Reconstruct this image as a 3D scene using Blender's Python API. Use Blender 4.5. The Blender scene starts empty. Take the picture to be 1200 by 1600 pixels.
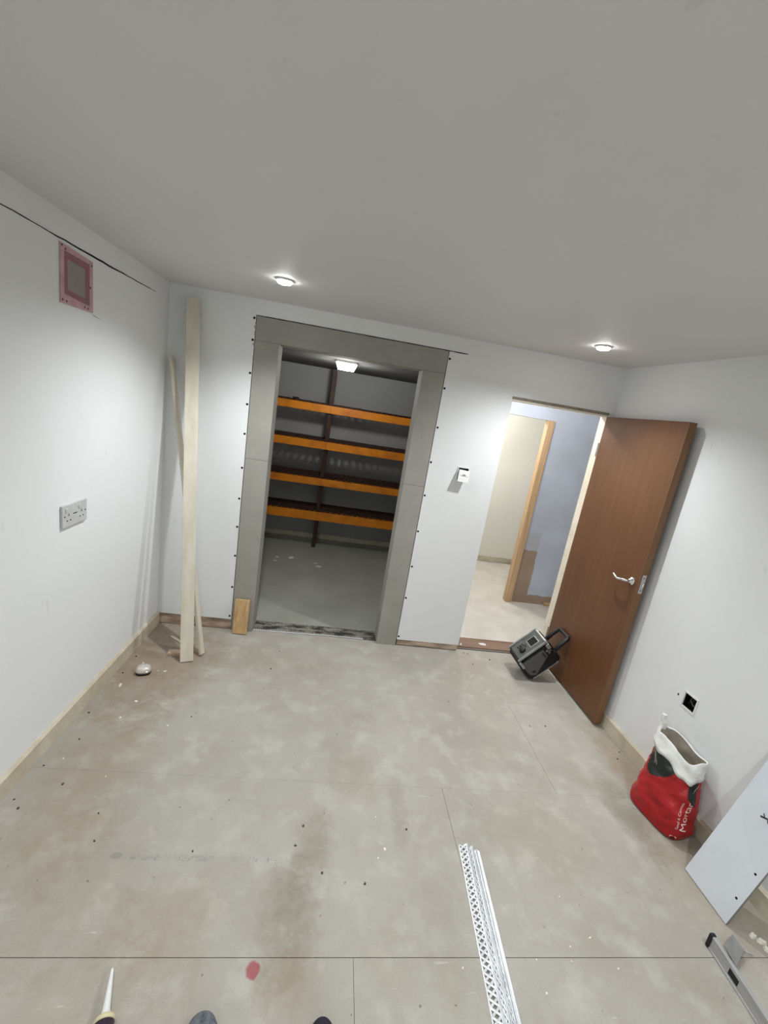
import bpy, bmesh, math, random
from mathutils import Vector, Matrix

# ------------------------------------------------------------------ camera
SC = bpy.context.scene
COL = SC.collection
PI = math.pi
YAW, PITCH, ROLL, CAM_H, FPX = 0.1299, 0.2334, 0.1624, 1.7935, 671.344
fw = Vector((math.sin(YAW)*math.cos(PITCH), math.cos(YAW)*math.cos(PITCH), -math.sin(PITCH)))
rt = Vector((math.cos(YAW), -math.sin(YAW), 0)); up = rt.cross(fw)
rt, up = (math.cos(ROLL)*rt + math.sin(ROLL)*up), (-math.sin(ROLL)*rt + math.cos(ROLL)*up)
cam_d = bpy.data.cameras.new('camera'); cam = bpy.data.objects.new('camera', cam_d); COL.objects.link(cam)
M = Matrix((rt, up, -fw)).transposed().to_4x4(); M.translation = Vector((0, 0, CAM_H)); cam.matrix_world = M
cam_d.sensor_fit = 'HORIZONTAL'; cam_d.sensor_width = 36; cam_d.lens = FPX/1200*36
cam_d.clip_start = 0.05; cam_d.clip_end = 60
SC.camera = cam
# ------------------------------------------------------------------ world, exposure, lamp powers
W = bpy.data.worlds.new('world'); SC.world = W; W.use_nodes = True
W.node_tree.nodes['Background'].inputs[0].default_value = (0.02, 0.02, 0.02, 1)
W.node_tree.nodes['Background'].inputs[1].default_value = 0.2
SC.view_settings.view_transform = 'Standard'; SC.view_settings.look = 'None'
SC.view_settings.gamma = 1; SC.view_settings.use_curve_mapping = False
SC.view_settings.exposure = 0.0
DOWNLIGHT_W = 82.0      # each recessed downlight
HALL_W = 19.5           # hall ceiling lamp
FAR_W = 36.0            # lamp in the room beyond the hall
STORE_W = 16.0           # bulkhead lamp of the store room
DOWNLIGHT_COL = (0.945, 0.98, 1.0)
REAR_FACTOR = 0.75      # the rows behind the camera are a little dimmer

# ------------------------------------------------------------------ helpers
def s2l(c):
    c /= 255.0
    return c/12.92 if c <= 0.04045 else ((c+0.055)/1.055)**2.4
def rgb(r, g, b): return (s2l(r), s2l(g), s2l(b), 1.0)

class NT:
    def __init__(s, m): s.t = m.node_tree; s.n = s.t.nodes; s.l = s.t.links
    def new(s, k, **kw):
        x = s.n.new(k)
        for a, v in kw.items(): setattr(x, a, v)
        return x
    def link(s, a, b): s.l.new(a, b)
    def noise(s, vec, scale, detail=4, rough=0.55, dist=0.0):
        x = s.new('ShaderNodeTexNoise'); x.inputs['Scale'].default_value = scale
        x.inputs['Detail'].default_value = detail; x.inputs['Roughness'].default_value = rough
        x.inputs['Distortion'].default_value = dist
        if vec is not None: s.link(vec, x.inputs['Vector'])
        return x.outputs['Fac']
    def ramp(s, v, a, b, lo=0.0, hi=1.0):
        x = s.new('ShaderNodeMapRange'); x.clamp = True
        x.inputs[1].default_value = a; x.inputs[2].default_value = b
        x.inputs[3].default_value = lo; x.inputs[4].default_value = hi
        s.link(v, x.inputs[0]); return x.outputs[0]
    def math(s, op, a, b=None):
        x = s.new('ShaderNodeMath', operation=op)
        for i, q in enumerate((a, b)):
            if q is None: continue
            if isinstance(q, (int, float)): x.inputs[i].default_value = q
            else: s.link(q, x.inputs[i])
        return x.outputs[0]
    def mix(s, f, a, b):
        x = s.new('ShaderNodeMix', data_type='RGBA')
        for sock, q in ((x.inputs['Factor'], f), (x.inputs[6], a), (x.inputs[7], b)):
            if isinstance(q, (int, float)): sock.default_value = q
            elif isinstance(q, tuple): sock.default_value = q
            else: s.link(q, sock)
        return x.outputs[2]
    def mapping(s, vec, scale=(1, 1, 1), rot=(0, 0, 0), loc=(0, 0, 0)):
        x = s.new('ShaderNodeMapping'); x.inputs['Scale'].default_value = scale
        x.inputs['Rotation'].default_value = rot; x.inputs['Location'].default_value = loc
        s.link(vec, x.inputs['Vector']); return x.outputs[0]

def base(name):
    m = bpy.data.materials.new(name); m.use_nodes = True
    g = NT(m); b = g.n['Principled BSDF']; co = g.new('ShaderNodeTexCoord').outputs['Object']
    return m, g, b, co
def bumpit(g, b, h, strength, dist=0.01):
    x = g.new('ShaderNodeBump'); x.inputs['Strength'].default_value = strength; x.inputs['Distance'].default_value = dist
    g.link(h, x.inputs['Height']); g.link(x.outputs[0], b.inputs['Normal'])
def mat(name, c1, c2=None, scale=8.0, rough=0.6, metal=0.0, stretch=(1, 1, 1), bump=0.0, bscale=None, lo=0.35, hi=0.7, spec=0.4):
    m, g, b, co = base(name)
    v = g.mapping(co, stretch)
    n = g.noise(v, scale, 5)
    g.link(g.mix(g.ramp(n, lo, hi), c1, c2 or tuple(min(1, x*0.86) for x in c1[:3])+(1,)), b.inputs['Base Color'])
    b.inputs['Roughness'].default_value = rough; b.inputs['Metallic'].default_value = metal
    b.inputs['Specular IOR Level'].default_value = spec
    if bump: bumpit(g, b, g.noise(v, bscale or scale*3, 4), bump)
    return m
def emit(name, col, strength):
    m = bpy.data.materials.new(name); m.use_nodes = True
    b = m.node_tree.nodes['Principled BSDF']
    b.inputs['Base Color'].default_value = (0.8, 0.8, 0.8, 1)
    b.inputs['Emission Color'].default_value = col; b.inputs['Emission Strength'].default_value = strength
    return m

ORIG = {}
def wloc(o): return ORIG.get(o.name, Vector((0, 0, 0)))
def finish(name, bm, material, parent=None, smooth=False, origin=None):
    """link one bmesh (world coordinates) as one mesh object; a child shares its parent's origin"""
    bmesh.ops.recalc_face_normals(bm, faces=bm.faces)
    if parent is not None: o0 = wloc(parent)
    elif origin is not None: o0 = Vector(origin)
    else:
        vs = [v.co for v in bm.verts]
        o0 = Vector((sum(v.x for v in vs)/len(vs), sum(v.y for v in vs)/len(vs), min(v.z for v in vs)))
    bmesh.ops.translate(bm, vec=-o0, verts=bm.verts)
    me = bpy.data.meshes.new(name); bm.to_mesh(me); bm.free()
    for mm in (material if isinstance(material, (list, tuple)) else [material]): me.materials.append(mm)
    if smooth:
        for p in me.polygons: p.use_smooth = True
    o = bpy.data.objects.new(name, me); COL.objects.link(o)
    if parent is not None: o.parent = parent
    else: o.location = o0
    ORIG[o.name] = o0
    return o
def thing(name, label, cat, loc, group=None):
    o = bpy.data.objects.new(name, None); COL.objects.link(o); o.location = loc
    o.empty_display_size = 0.05; o['label'] = label; o['category'] = cat
    if group: o['group'] = group
    ORIG[o.name] = Vector(loc); return o
def tag(o, label, cat, group=None):
    o['label'] = label; o['category'] = cat
    if group: o['group'] = group
    return o
def struct(o): o['kind'] = 'structure'; return o
def B(): return bmesh.new()
def box(bm, x0, x1, y0, y1, z0, z1, f=None, bev=0.0):
    vs = [bm.verts.new((x, y, z)) for x in (x0, x1) for y in (y0, y1) for z in (z0, z1)]
    fs = [bm.faces.new([vs[i] for i in q]) for q in ((0, 1, 3, 2), (4, 6, 7, 5), (0, 4, 5, 1), (2, 3, 7, 6), (0, 2, 6, 4), (1, 5, 7, 3))]
    geom = vs
    if bev:
        es = list({e for q in fs for e in q.edges})
        r = bmesh.ops.bevel(bm, geom=es, offset=bev, segments=2, profile=0.6, affect='EDGES')
        geom = list({v for q in r['faces'] for v in q.verts})
    if f:
        for v in geom: v.co = f(*v.co)
    return geom
def obox(bm, a, b, ux, w, t, bev=0.0, bow=0.0):
    """a bar from a to b; ux = direction of its width w, t = thickness the other way"""
    a, b = Vector(a), Vector(b); d = (b-a); L = d.length; d.normalize()
    ux = Vector(ux); ux = (ux - d*ux.dot(d)).normalized(); uy = d.cross(ux)
    return box(bm, -w/2, w/2, -t/2, t/2, 0, L, lambda x, y, z: a + ux*x + uy*y + d*z + uy*bow*math.sin(PI*z/L), bev)
def prism(bm, pts, d):
    """closed polygon pts (3d) pushed along vector d"""
    d = Vector(d); a = [bm.verts.new(p) for p in pts]; b = [bm.verts.new(Vector(p)+d) for p in pts]; n = len(pts)
    bm.faces.new(a); bm.faces.new(b[::-1])
    for i in range(n): bm.faces.new([a[i], b[i], b[(i+1) % n], a[(i+1) % n]])
    return a+b
def tube(bm, pts, r, seg=8, cap=True):
    pts = [Vector(p) for p in pts]; rs = r if isinstance(r, (list, tuple)) else [r]*len(pts); rings = []
    ref = Vector((0, 0, 1))
    for i, p in enumerate(pts):
        d = (pts[min(i+1, len(pts)-1)]-pts[max(i-1, 0)]).normalized()
        k = ref if abs(d.dot(ref)) < 0.95 else Vector((1, 0, 0))
        u = (k-d*k.dot(d)).normalized(); v = d.cross(u)
        rings.append([bm.verts.new(p+(u*math.cos(2*PI*j/seg)+v*math.sin(2*PI*j/seg))*rs[i]) for j in range(seg)])
    for a, b in zip(rings, rings[1:]):
        for j in range(seg): bm.faces.new([a[j], a[(j+1) % seg], b[(j+1) % seg], b[j]])
    if cap: bm.faces.new(rings[0][::-1]); bm.faces.new(rings[-1])
def lathe(bm, prof, c, axis=(0, 0, 1), seg=24):
    """prof = (radius, height) pairs about axis through c"""
    c = Vector(c); a = Vector(axis).normalized(); k = Vector((1, 0, 0)) if abs(a.x) < 0.9 else Vector((0, 1, 0))
    u = (k-a*k.dot(a)).normalized(); v = a.cross(u); rings = []
    for r, h in prof:
        rings.append([bm.verts.new(c+a*h+(u*math.cos(2*PI*j/seg)+v*math.sin(2*PI*j/seg))*max(r, 1e-5)) for j in range(seg)])
    for p, q in zip(rings, rings[1:]):
        for j in range(seg): bm.faces.new([p[j], p[(j+1) % seg], q[(j+1) % seg], q[j]])
    bm.faces.new(rings[0][::-1]); bm.faces.new(rings[-1])

# ------------------------------------------------------------------ room dimensions (metres)
D, H, HC = 3.028, 2.240, 2.335              # HC = ceiling, H = top of the grey lining and the crack
XL = lambda y: -1.150-0.0209*(D-y)          # left wall face
XR = lambda y: 1.9475+0.0418*(D-y)          # right wall face
YF = -2.6                                   # wall behind the camera
WB = 3.168                                  # rear face of the back wall
FXL, FXR, IXL, IXR, IZ = -0.6193, 0.6607, -0.4598, 0.5020, 2.0860
OXL, OXR, OZ = 1.167, 1.889, 1.988
WD = 3.100                                  # rear face of the thin wall over the doorway
STORE_Y, STORE_XL, STORE_XR, STORE_H = 5.50, -1.18, 1.00, 2.15
HALL_Y, FAR_Y, HALL_XL, HALL_XR = 4.14, 5.40, 1.06, 3.3

# ------------------------------------------------------------------ materials
def wall_paint(name, c1, c2, dirt=None):
    m, g, b, co = base(name)
    n = g.noise(co, 1.6, 5, 0.6)
    col = g.mix(g.ramp(n, 0.35, 0.7), c1, c2)
    sc = g.noise(g.mapping(co, (1, 1, 0.35)), 26, 3)
    col = g.mix(g.ramp(sc, 0.70, 0.78, 0, 0.35), col, tuple(x*0.72 for x in c1[:3])+(1,))
    g.link(col, b.inputs['Base Color']); b.inputs['Roughness'].default_value = 0.62
    b.inputs['Specular IOR Level'].default_value = 0.25
    bumpit(g, b, g.noise(co, 180, 3), 0.06, 0.002)
    return m
M_wall = wall_paint('white_emulsion', (0.785, 0.795, 0.80, 1), (0.76, 0.765, 0.765, 1))
M_ceil = wall_paint('ceiling_paint', (0.70, 0.695, 0.68, 1), (0.675, 0.67, 0.655, 1))
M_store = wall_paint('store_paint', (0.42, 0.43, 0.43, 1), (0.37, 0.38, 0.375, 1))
M_hallblue = None
M_cream = wall_paint('cream_emulsion', (0.78, 0.765, 0.70, 1), (0.755, 0.74, 0.675, 1))
M_skirt = mat('cream_gloss', rgb(205, 197, 178), rgb(184, 172, 150), 9, 0.45, bump=0.1)
M_board = mat('cream_timber', rgb(214, 208, 192), rgb(198, 190, 172), 6, 0.5, stretch=(3, 3, 0.4), bump=0.12)
M_mdf = mat('grey_mdf', rgb(157, 154, 146), rgb(148, 145, 137), 5, 0.75, bump=0.05)
M_dark = mat('dark_gap', rgb(28, 24, 20), rgb(18, 16, 14), 20, 0.9)
M_screw = mat('black_screw', rgb(20, 19, 20), rgb(12, 12, 13), 30, 0.7, 0.0, spec=.2)
M_bare = mat('bare_strip', rgb(190, 170, 150), rgb(142, 122, 104), 14, 0.85, stretch=(0.5, 1, 2), bump=0.4, lo=0.38, hi=0.62)
M_steel = mat('galvanised', (0.68, 0.70, 0.72, 1), (0.54, 0.56, 0.58, 1), 30, 0.42, 0.6)
M_alu = mat('aluminium', (0.56, 0.56, 0.57, 1), (0.48, 0.48, 0.49, 1), 12, 0.42, 0.75, stretch=(8, 1, 8))
M_chrome = mat('chrome', (0.85, 0.85, 0.86, 1), (0.7, 0.7, 0.72, 1), 8, 0.14, 1.0)
M_white = mat('white_plastic', rgb(226, 227, 225), rgb(216, 217, 215), 12, 0.35)
M_greyplate = mat('grey_white_plastic', rgb(196, 197, 196), rgb(186, 187, 187), 12, 0.4)
M_black = mat('black_rubber', rgb(26, 26, 28), rgb(18, 18, 20), 20, 0.55)
M_orange = mat('orange_paint', rgb(226, 138, 22), rgb(190, 104, 16), 7, 0.42, bump=0.1, lo=0.45, hi=0.75)
M_slat = mat('dark_slat', rgb(78, 48, 34), rgb(52, 32, 24), 10, 0.7, stretch=(1, 0.3, 1))
M_upright = mat('dark_upright', rgb(66, 40, 28), rgb(40, 27, 22), 8, 0.6)
M_pine = None

def wood(name, c1, c2, c3, axis=2, scale=5.0, rough=0.5, bands=0.12):
    m, g, b, co = base(name)
    st = [6, 6, 6]; st[axis] = 0.35
    v = g.mapping(co, tuple(st))
    n = g.noise(v, scale, 6, 0.6, 1.2)
    col = g.mix(g.ramp(n, 0.3, 0.72), c1, c2)
    n2 = g.noise(co, 1.7, 3)
    col = g.mix(g.ramp(n2, 0.4, 0.72, 0, 0.75), col, c3)
    g.link(col, b.inputs['Base Color']); b.inputs['Roughness'].default_value = rough
    bumpit(g, b, n, bands, 0.004); return m
M_door = wood('door_veneer', rgb(108, 70, 39), rgb(93, 58, 31), rgb(98, 59, 31), 2, 3.0, 0.42, 0.05)
M_dooredge = wood('door_lipping', rgb(134, 98, 66), rgb(112, 79, 52), rgb(124, 88, 58), 2, 4.0, 0.5)
M_pine = wood('pine', rgb(212, 182, 134), rgb(158, 120, 76), rgb(204, 170, 120), 2, 11.0, 0.6, 0.3)
M_stud = wood('raw_stud', rgb(206, 176, 140), rgb(172, 136, 98), rgb(190, 158, 120), 2, 4.0, 0.65, 0.3)
M_plank = wood('brown_plank', rgb(142, 116, 98), rgb(112, 86, 72), rgb(126, 98, 84), 0, 4.0, 0.6, 0.2)

def floor_material():
    m, g, b, co = base('chipboard_floor')
    n1 = g.noise(co, 1.5, 6, 0.62); n2 = g.noise(co, 7.0, 5, 0.6); n3 = g.noise(co, 220, 3, 0.7)
    col = g.mix(g.ramp(n1, 0.32, 0.68), rgb(169, 165, 156), rgb(153, 148, 138))
    col = g.mix(g.ramp(n2, 0.50, 0.72, 0, 0.55), col, rgb(188, 185, 177))
    col = g.mix(g.ramp(g.noise(co, 3.1, 6, 0.7, 0.8), 0.54, 0.72, 0, 0.55), col, rgb(152, 145, 131))
    col = g.mix(g.ramp(n3, 0.45, 0.7, 0, 0.35), col, rgb(142, 137, 124))
    # dirt with shapes of its own: (x, y, radius x, radius y, strength, colour)
    brown, mud = rgb(142, 122, 102), rgb(116, 108, 92)
    stains = [(-0.98, 2.62, .42, .60, 1.1, brown), (-0.90, 1.70, .24, .55, .6, brown), (-0.72, 1.25, .22, .30, .4, brown),
              (-0.36, 1.13, .20, .16, .5, brown), (0.12, 1.42, .09, .17, .6, mud), (0.05, 1.16, .11, .20, .75, mud), (0.07, 0.97, .11, .10, .6, brown),
              (1.70, 1.60, .10, .26, .75, mud), (1.90, 1.85, .12, .45, .9, brown), (1.86, 1.30, .22, .34, .6, brown), (0.50, 1.60, .05, .20, .4, mud),
              (0.30, 1.75, .12, .16, .35, brown), (-0.30, 2.70, .45, .20, .3, brown), (0.62, 1.12, .14, .2, .3, mud),
              (1.25, 2.86, .25, .18, .35, brown), (-0.55, 0.90, .4, .2, .3, brown), (0.35, 2.15, .12, .1, .3, mud), (1.2, 1.5, .3, .2, .22, brown)]
    sep = g.new('ShaderNodeSeparateXYZ'); g.link(co, sep.inputs[0])
    edge = g.noise(co, 9.0, 5, 0.65); edge2 = g.noise(co, 34.0, 4, 0.7)
    for sx, sy, rx, ry, st, c in stains:
        dx = g.math('MULTIPLY', g.math('SUBTRACT', sep.outputs[0], sx), 1/rx)
        dy = g.math('MULTIPLY', g.math('SUBTRACT', sep.outputs[1], sy), 1/ry)
        r = g.math('ADD', g.math('MULTIPLY', dx, dx), g.math('MULTIPLY', dy, dy))
        r = g.math('ADD', r, g.math('MULTIPLY', g.math('SUBTRACT', edge, 0.5), 2.4))
        r = g.math('ADD', r, g.math('MULTIPLY', g.math('SUBTRACT', edge2, 0.5), 1.2))
        col = g.mix(g.ramp(r, 1.2, -0.1, 0, st*0.75), col, c)
    # printed stamp along a board, worn past reading
    def boxmask(x0, x1, y0, y1, soft):
        q = None
        for out, a, bb in ((sep.outputs[0], x0, x1), (sep.outputs[1], y0, y1)):
            for lim, sg in ((a, 1), (bb, -1)):
                t = g.ramp(out, lim, lim+sg*soft)
                q = t if q is None else g.math('MULTIPLY', q, t)
        return q
    wn = g.noise(g.mapping(co, (1, 0.5, 1)), 95, 2, 0.8)
    k = g.math('MULTIPLY', boxmask(-.575, .035, 1.330, 1.358, .006), g.ramp(wn, 0.46, 0.56))
    wear = g.ramp(g.noise(co, 11, 2), 0.35, 0.6)
    col = g.mix(g.math('MULTIPLY', g.math('MULTIPLY', k, wear), 0.55), col, rgb(120, 122, 122))
    dx = g.math('MULTIPLY', g.math('SUBTRACT', sep.outputs[0], -.625), 1/.022); dy = g.math('MULTIPLY', g.math('SUBTRACT', sep.outputs[1], 1.346), 1/.013)
    k = g.ramp(g.math('ADD', g.math('MULTIPLY', dx, dx), g.math('MULTIPLY', dy, dy)), 1.1, 0.7)
    col = g.mix(g.math('MULTIPLY', k, 0.55), col, rgb(120, 122, 122))
    # red smear near the stamp's right end
    dx = g.math('MULTIPLY', g.math('SUBTRACT', sep.outputs[0], -.052), 1/.024); dy = g.math('MULTIPLY', g.math('SUBTRACT', sep.outputs[1], 1.008), 1/.026)
    r = g.math('ADD', g.math('ADD', g.math('MULTIPLY', dx, dx), g.math('MULTIPLY', dy, dy)), g.math('MULTIPLY', g.math('SUBTRACT', edge, 0.5), 3.5))
    col = g.mix(g.ramp(r, 1.1, 0.6, 0, 0.85), col, rgb(150, 72, 80))
    # scuffs and specks
    sc = g.noise(g.mapping(co, (5, 60, 1), (0, 0, 0.7)), 1.2, 4, 0.7)
    col = g.mix(g.ramp(sc, 0.66, 0.74, 0, 0.4), col, rgb(222, 220, 212))
    sp = g.noise(co, 42, 2, 0.5)
    col = g.mix(g.ramp(sp, 0.735, 0.76, 0, 0.6), col, rgb(88, 76, 62))
    g.link(col, b.inputs['Base Color'])
    b.inputs['Roughness'].default_value = 0.72; b.inputs['Specular IOR Level'].default_value = 0.25
    bumpit(g, b, n3, 0.08, 0.002)
    return m
M_floor = floor_material()
M_floorhall = mat('hall_floor_screed', rgb(204, 200, 194), rgb(190, 184, 176), 5, 0.8, bump=0.1)
M_floorstore = mat('grey_floor_paint', rgb(156, 158, 148), rgb(140, 142, 131), 2.2, 0.5, bump=0.05)

# ------------------------------------------------------------------ floor
bm = B(); box(bm, -1.4, 2.3, YF-0.05, WB, -0.08, -0.005); floor = struct(finish('floor', bm, mat('joint_dirt', rgb(104, 94, 80), rgb(88, 80, 68), 20, .9), origin=(0, 0, 0)))
rows = [(YF, 1.035, [0.277]), (1.035, 1.720, [0.742]), (1.720, 2.428, [1.365]), (2.428, 3.062, [])]
for y0, y1, seams in rows:
    xs = [-1.30]+seams+[2.22]
    for x0, x1 in zip(xs, xs[1:]):
        bm = B(); box(bm, x0+.0008, x1-.0008, y0+(.0012 if y0 == 1.035 else .0003), y1-(.0012 if y1 == 1.035 else .0003), -0.014, 0.0); finish('floor_board', bm, M_floor, floor)
bm = B(); box(bm, HALL_XL-0.03, HALL_XR, 3.08, FAR_Y+0.1, -0.08, -0.001); struct(finish('floor_hall', bm, M_floorhall, origin=(0, 0, 0)))
bm = B(); box(bm, STORE_XL-0.05, STORE_XR+0.03, WB-0.005, STORE_Y+0.1, -0.08, 0.0); struct(finish('floor_store', bm, M_floorstore, origin=(0, 0, 0)))

# ------------------------------------------------------------------ walls
bm = B()
prism(bm, [(XL(YF), YF, -0.05), (XL(WB), WB, -0.05), (XL(WB)-0.1, WB, -0.05), (XL(YF)-0.1, YF, -0.05)], (0, 0, HC+0.1))
wall_left = struct(finish('wall_left', bm, M_wall, origin=(0, 0, 0)))
# right wall with a square hole for the socket box
HY0, HY1, HZ0, HZ1 = 1.749, 1.829, 0.517, 0.600
bm = B()
def rw(y0, y1, z0, z1): prism(bm, [(XR(y0), y0, z0), (XR(y1), y1, z0), (XR(y1)+0.1, y1, z0), (XR(y0)+0.1, y0, z0)], (0, 0, z1-z0))
rw(YF, HY0, -0.05, HC+0.05); rw(HY1, WB, -0.05, HC+0.05); rw(HY0, HY1, -0.05, HZ0); rw(HY0, HY1, HZ1, HC+0.05)
wall_right = struct(finish('wall_right', bm, M_wall, origin=(0, 0, 0)))
bm = B()
box(bm, XL(D)-0.02, FXL, D, WB, 0.088, HC+0.03); box(bm, FXR, OXL, D, WB, 0.052, HC+0.03); box(bm, FXL, FXR, D, WB, H, HC+0.03)
box(bm, OXL, OXR+0.014, D, WD, OZ+0.012, HC+0.03); box(bm, OXR+0.014, XR(D)+0.05, D, WD, -0.02, HC+0.03)
wall_back = struct(finish('wall_back', bm, M_wall, origin=(0, 0, 0)))
bm = B(); box(bm, -1.5, 2.4, YF-0.1, YF, -0.05, HC+0.05); struct(finish('wall_front', bm, M_wall, origin=(0, 0, 0)))
bm = B(); box(bm, -1.5, 2.4, YF-0.1, WB, HC, HC+0.1); ceiling = struct(finish('ceiling', bm, M_ceil, origin=(0, 0, 0)))
# bare strips where the skirting has gone
bm = B(); box(bm, XL(D)-0.02, FXL, D+0.008, WB-0.01, 0.004, 0.088); struct(finish('trim_1', bm, M_bare, origin=(0, 0, 0)))
bm = B(); box(bm, FXR+0.003, OXL-0.004, D+0.002, WB-0.01, 0.006, 0.052, bev=0.003); struct(finish('trim_2', bm, M_bare, origin=(0, 0, 0)))
# skirtings
def skirting(bm, X, sg, y0, y1, h):
    t = 0.018
    for a, b_ in ((y0, y1),):
        pa = [(X(a), a, 0), (X(a)+sg*t, a, 0), (X(a)+sg*t, a, h-0.008), (X(a)+sg*(t-0.009), a, h), (X(a), a, h)]
        pb = [(X(b_), b_, 0), (X(b_)+sg*t, b_, 0), (X(b_)+sg*t, b_, h-0.008), (X(b_)+sg*(t-0.009), b_, h), (X(b_), b_, h)]
        va = [bm.verts.new(p) for p in pa]; vb = [bm.verts.new(p) for p in pb]
        bm.faces.new(va); bm.faces.new(vb[::-1])
        for i in range(5): bm.faces.new([va[i], vb[i], vb[(i+1) % 5], va[(i+1) % 5]])
bm = B(); skirting(bm, XL, 1, YF, D-0.001, 0.096); baseboard_left = struct(finish('baseboard_left', bm, M_skirt, origin=(0, 0, 0)))
bm = B(); skirting(bm, XR, -1, YF, 2.31, 0.093); struct(finish('baseboard_right', bm, M_skirt, origin=(0, 0, 0)))

# crack along the top of the left wall
random.seed(4)
def crackstrip(pts, w, nrm, depth=0.0016):
    bm = B(); nrm = Vector(nrm); prev = None
    for i, (p, q) in enumerate(zip(pts, w)):
        p = Vector(p); a = bm.verts.new(p+nrm*depth); b_ = bm.verts.new(p+nrm*depth+Vector((0, 0, -q)))
        c = bm.verts.new(p); d = bm.verts.new(p+Vector((0, 0, -q)))
        if prev:
            bm.faces.new([prev[0], prev[1], b_, a]); bm.faces.new([prev[0], a, c, prev[2]]); bm.faces.new([prev[1], prev[3], d, b_])
        prev = (a, b_, c, d)
    return bm
ys = [0.9+i*0.045 for i in range(44)]
pts = [(XL(y), y, H-0.0015-random.random()*0.003) for y in ys]
wd = [0.0025+0.005*max(0, 1-abs(y-2.25)/0.35)+0.0016*random.random() if y < 2.78 else 0.0012 for y in ys]
o = finish('crack', crackstrip(pts, wd, (1, 0, 0)), M_dark, wall_left)
pts = [(XL(y), y, 1.994-0.01*(i/5)) for i, y in enumerate([2.215+0.012*k for k in range(6)])]
finish('scratch', crackstrip(pts, [0.002, .003, .002, .0015, .001, .0005], (1, 0, 0)), mat('scratch_grey', rgb(150, 146, 140), None, 9, 0.8), wall_left)

# screws along the free edges of the plasterboard, and torn paper nibs
LZ = [2.219, 2.086, 1.879, 1.677, 1.480, 1.246, 1.026, 0.818, 0.598, 0.351, 0.115]
RZ = [2.187, 1.992, 1.724, 1.477, 1.231, 0.955, 0.674, 0.413, 0.080]
scr = None
for xs, zs in ((FXL-0.011, LZ), (FXR+0.012, RZ)):
    for z in zs:
        if scr is None:
            bm = B(); lathe(bm, [(0.0, -0.004), (0.0075, -0.004), (0.0078, 0.0008), (0.005, 0.0016), (0.0, 0.0006)], (0, 0, 0), (0, -1, 0), 10)
            me_src = finish('screw', bm, M_screw, wall_back); scr = me_src; scr.location = (xs, D, z)
        else:
            c = scr.copy(); COL.objects.link(c); c.location = (xs+random.uniform(-.002, .002), D, z)
random.seed(9)
for z, s in ((2.165, .012), (2.135, .007), (2.058, .012), (2.19, .006), (2.12, .006)):
    bm = B(); prism(bm, [(FXL+.004, D-.002, z+s), (FXL-s*.8, D-.002, z+s*.3), (FXL-s*.5, D-.002, z-s*.4), (FXL+.004, D-.002, z-s)], (0, .004, 0))
    finish('torn_nib', bm, M_mdf, wall_back)

# ------------------------------------------------------------------ grey board lining round the store opening
trim = thing('trim_3', '', '', (0.0, D, 0)); del trim['label']; del trim['category']; trim['kind'] = 'structure'
def gb(x0, x1, y0, y1, z0, z1, name='lining_board', m=None):
    bm = B(); box(bm, x0, x1, y0, y1, z0, z1, bev=0.0015); return finish(name, bm, m or M_mdf, trim)
F0, F1 = D-0.003, D+0.012
gb(FXL+.005, FXR-.005, F0, F1, 2.0875, H-.005)
gb(FXL+.005, IXL, F0, F1, 1.316, 2.0865); gb(FXL+.005, IXL, F0, F1, 0.0, 1.3145)
gb(IXR, FXR-.005, F0, F1, 1.294, 2.0865); gb(IXR, FXR-.005, F0, F1, 0.0, 1.2925)
gb(IXL-.012, IXL, F1, WB+.02, 0.0, IZ+.012, 'reveal_board'); gb(IXR, IXR+.012, F1, WB+.02, 0.0, IZ+.012, 'reveal_board')
gb(IXL, IXR, F1, WB+.02, IZ, IZ+.012, 'reveal_board')
bm = B(); box(bm, FXL+.001, IXL-.012, F1, WB, 0, H-.004); box(bm, IXR+.012, FXR-.001, F1, WB, 0, H-.004); box(bm, IXL-.012, IXR+.012, F1, WB, IZ+.012, H-.004)
finish('stud_frame', bm, M_dark, trim)
# small filler daubs on the boards
M_daub = mat('filler_daub', rgb(176, 172, 164), rgb(140, 136, 128), 30, 0.9)
for x, z, s in ((-.50, 1.235, .006), (-.49, .53, .005), (.60, 1.345, .006), (.555, 1.65, .008), (.60, .92, .006), (.63, .80, .005), (.25, 2.17, .008), (-.56, 2.05, .007)):
    bm = B(); lathe(bm, [(0.0, -.001), (s, -.001), (s*.8, .0012), (0, .0016)], (x, F0, z), (0, -1, 0), 9); finish('filler_daub', bm, M_daub, trim)
# crack above the header board
pts = [(FXL+.06+i*.0365, D-.001, H-.001) for i in range(38)]
finish('crack', crackstrip(pts, [0.003+.003*random.random() for _ in pts], (0, -1, 0), .003), M_dark, trim)

# dusty strip and plaster bead in the store doorway
m, g, b, co = base('sooty_dust')
n = g.noise(co, 60, 4, 0.7); n2 = g.noise(g.mapping(co, (1, 3, 1)), 7, 4)
sepx = g.new('ShaderNodeSeparateXYZ'); g.link(co, sepx.inputs[0])
col = g.mix(g.ramp(n, 0.42, 0.6), rgb(58, 56, 50), rgb(150, 147, 134))
col = g.mix(g.ramp(n2, 0.40, 0.62), col, rgb(44, 43, 42))
col = g.mix(g.ramp(n2, 0.56, 0.40, 0, 0.55), col, rgb(146, 143, 130))
g.link(col, b.inputs['Base Color']); b.inputs['Roughness'].default_value = 0.95; bumpit(g, b, n, 0.6, 0.006); M_soot = m
bm = B(); box(bm, IXL+.001, IXR-.001, 3.064, WB+.035, -0.012, 0.003); thr = struct(finish('trim_4', bm, M_soot, origin=(0, 0, 0)))
bm = B(); tube(bm, [(IXL+.004, 3.052, .004), (-.2, 3.055, .005), (.1, 3.064, .005), (.40, 3.066, .004)], .0028, 6)
nb = finish('edging_bead', bm, M_steel, thr)
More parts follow.
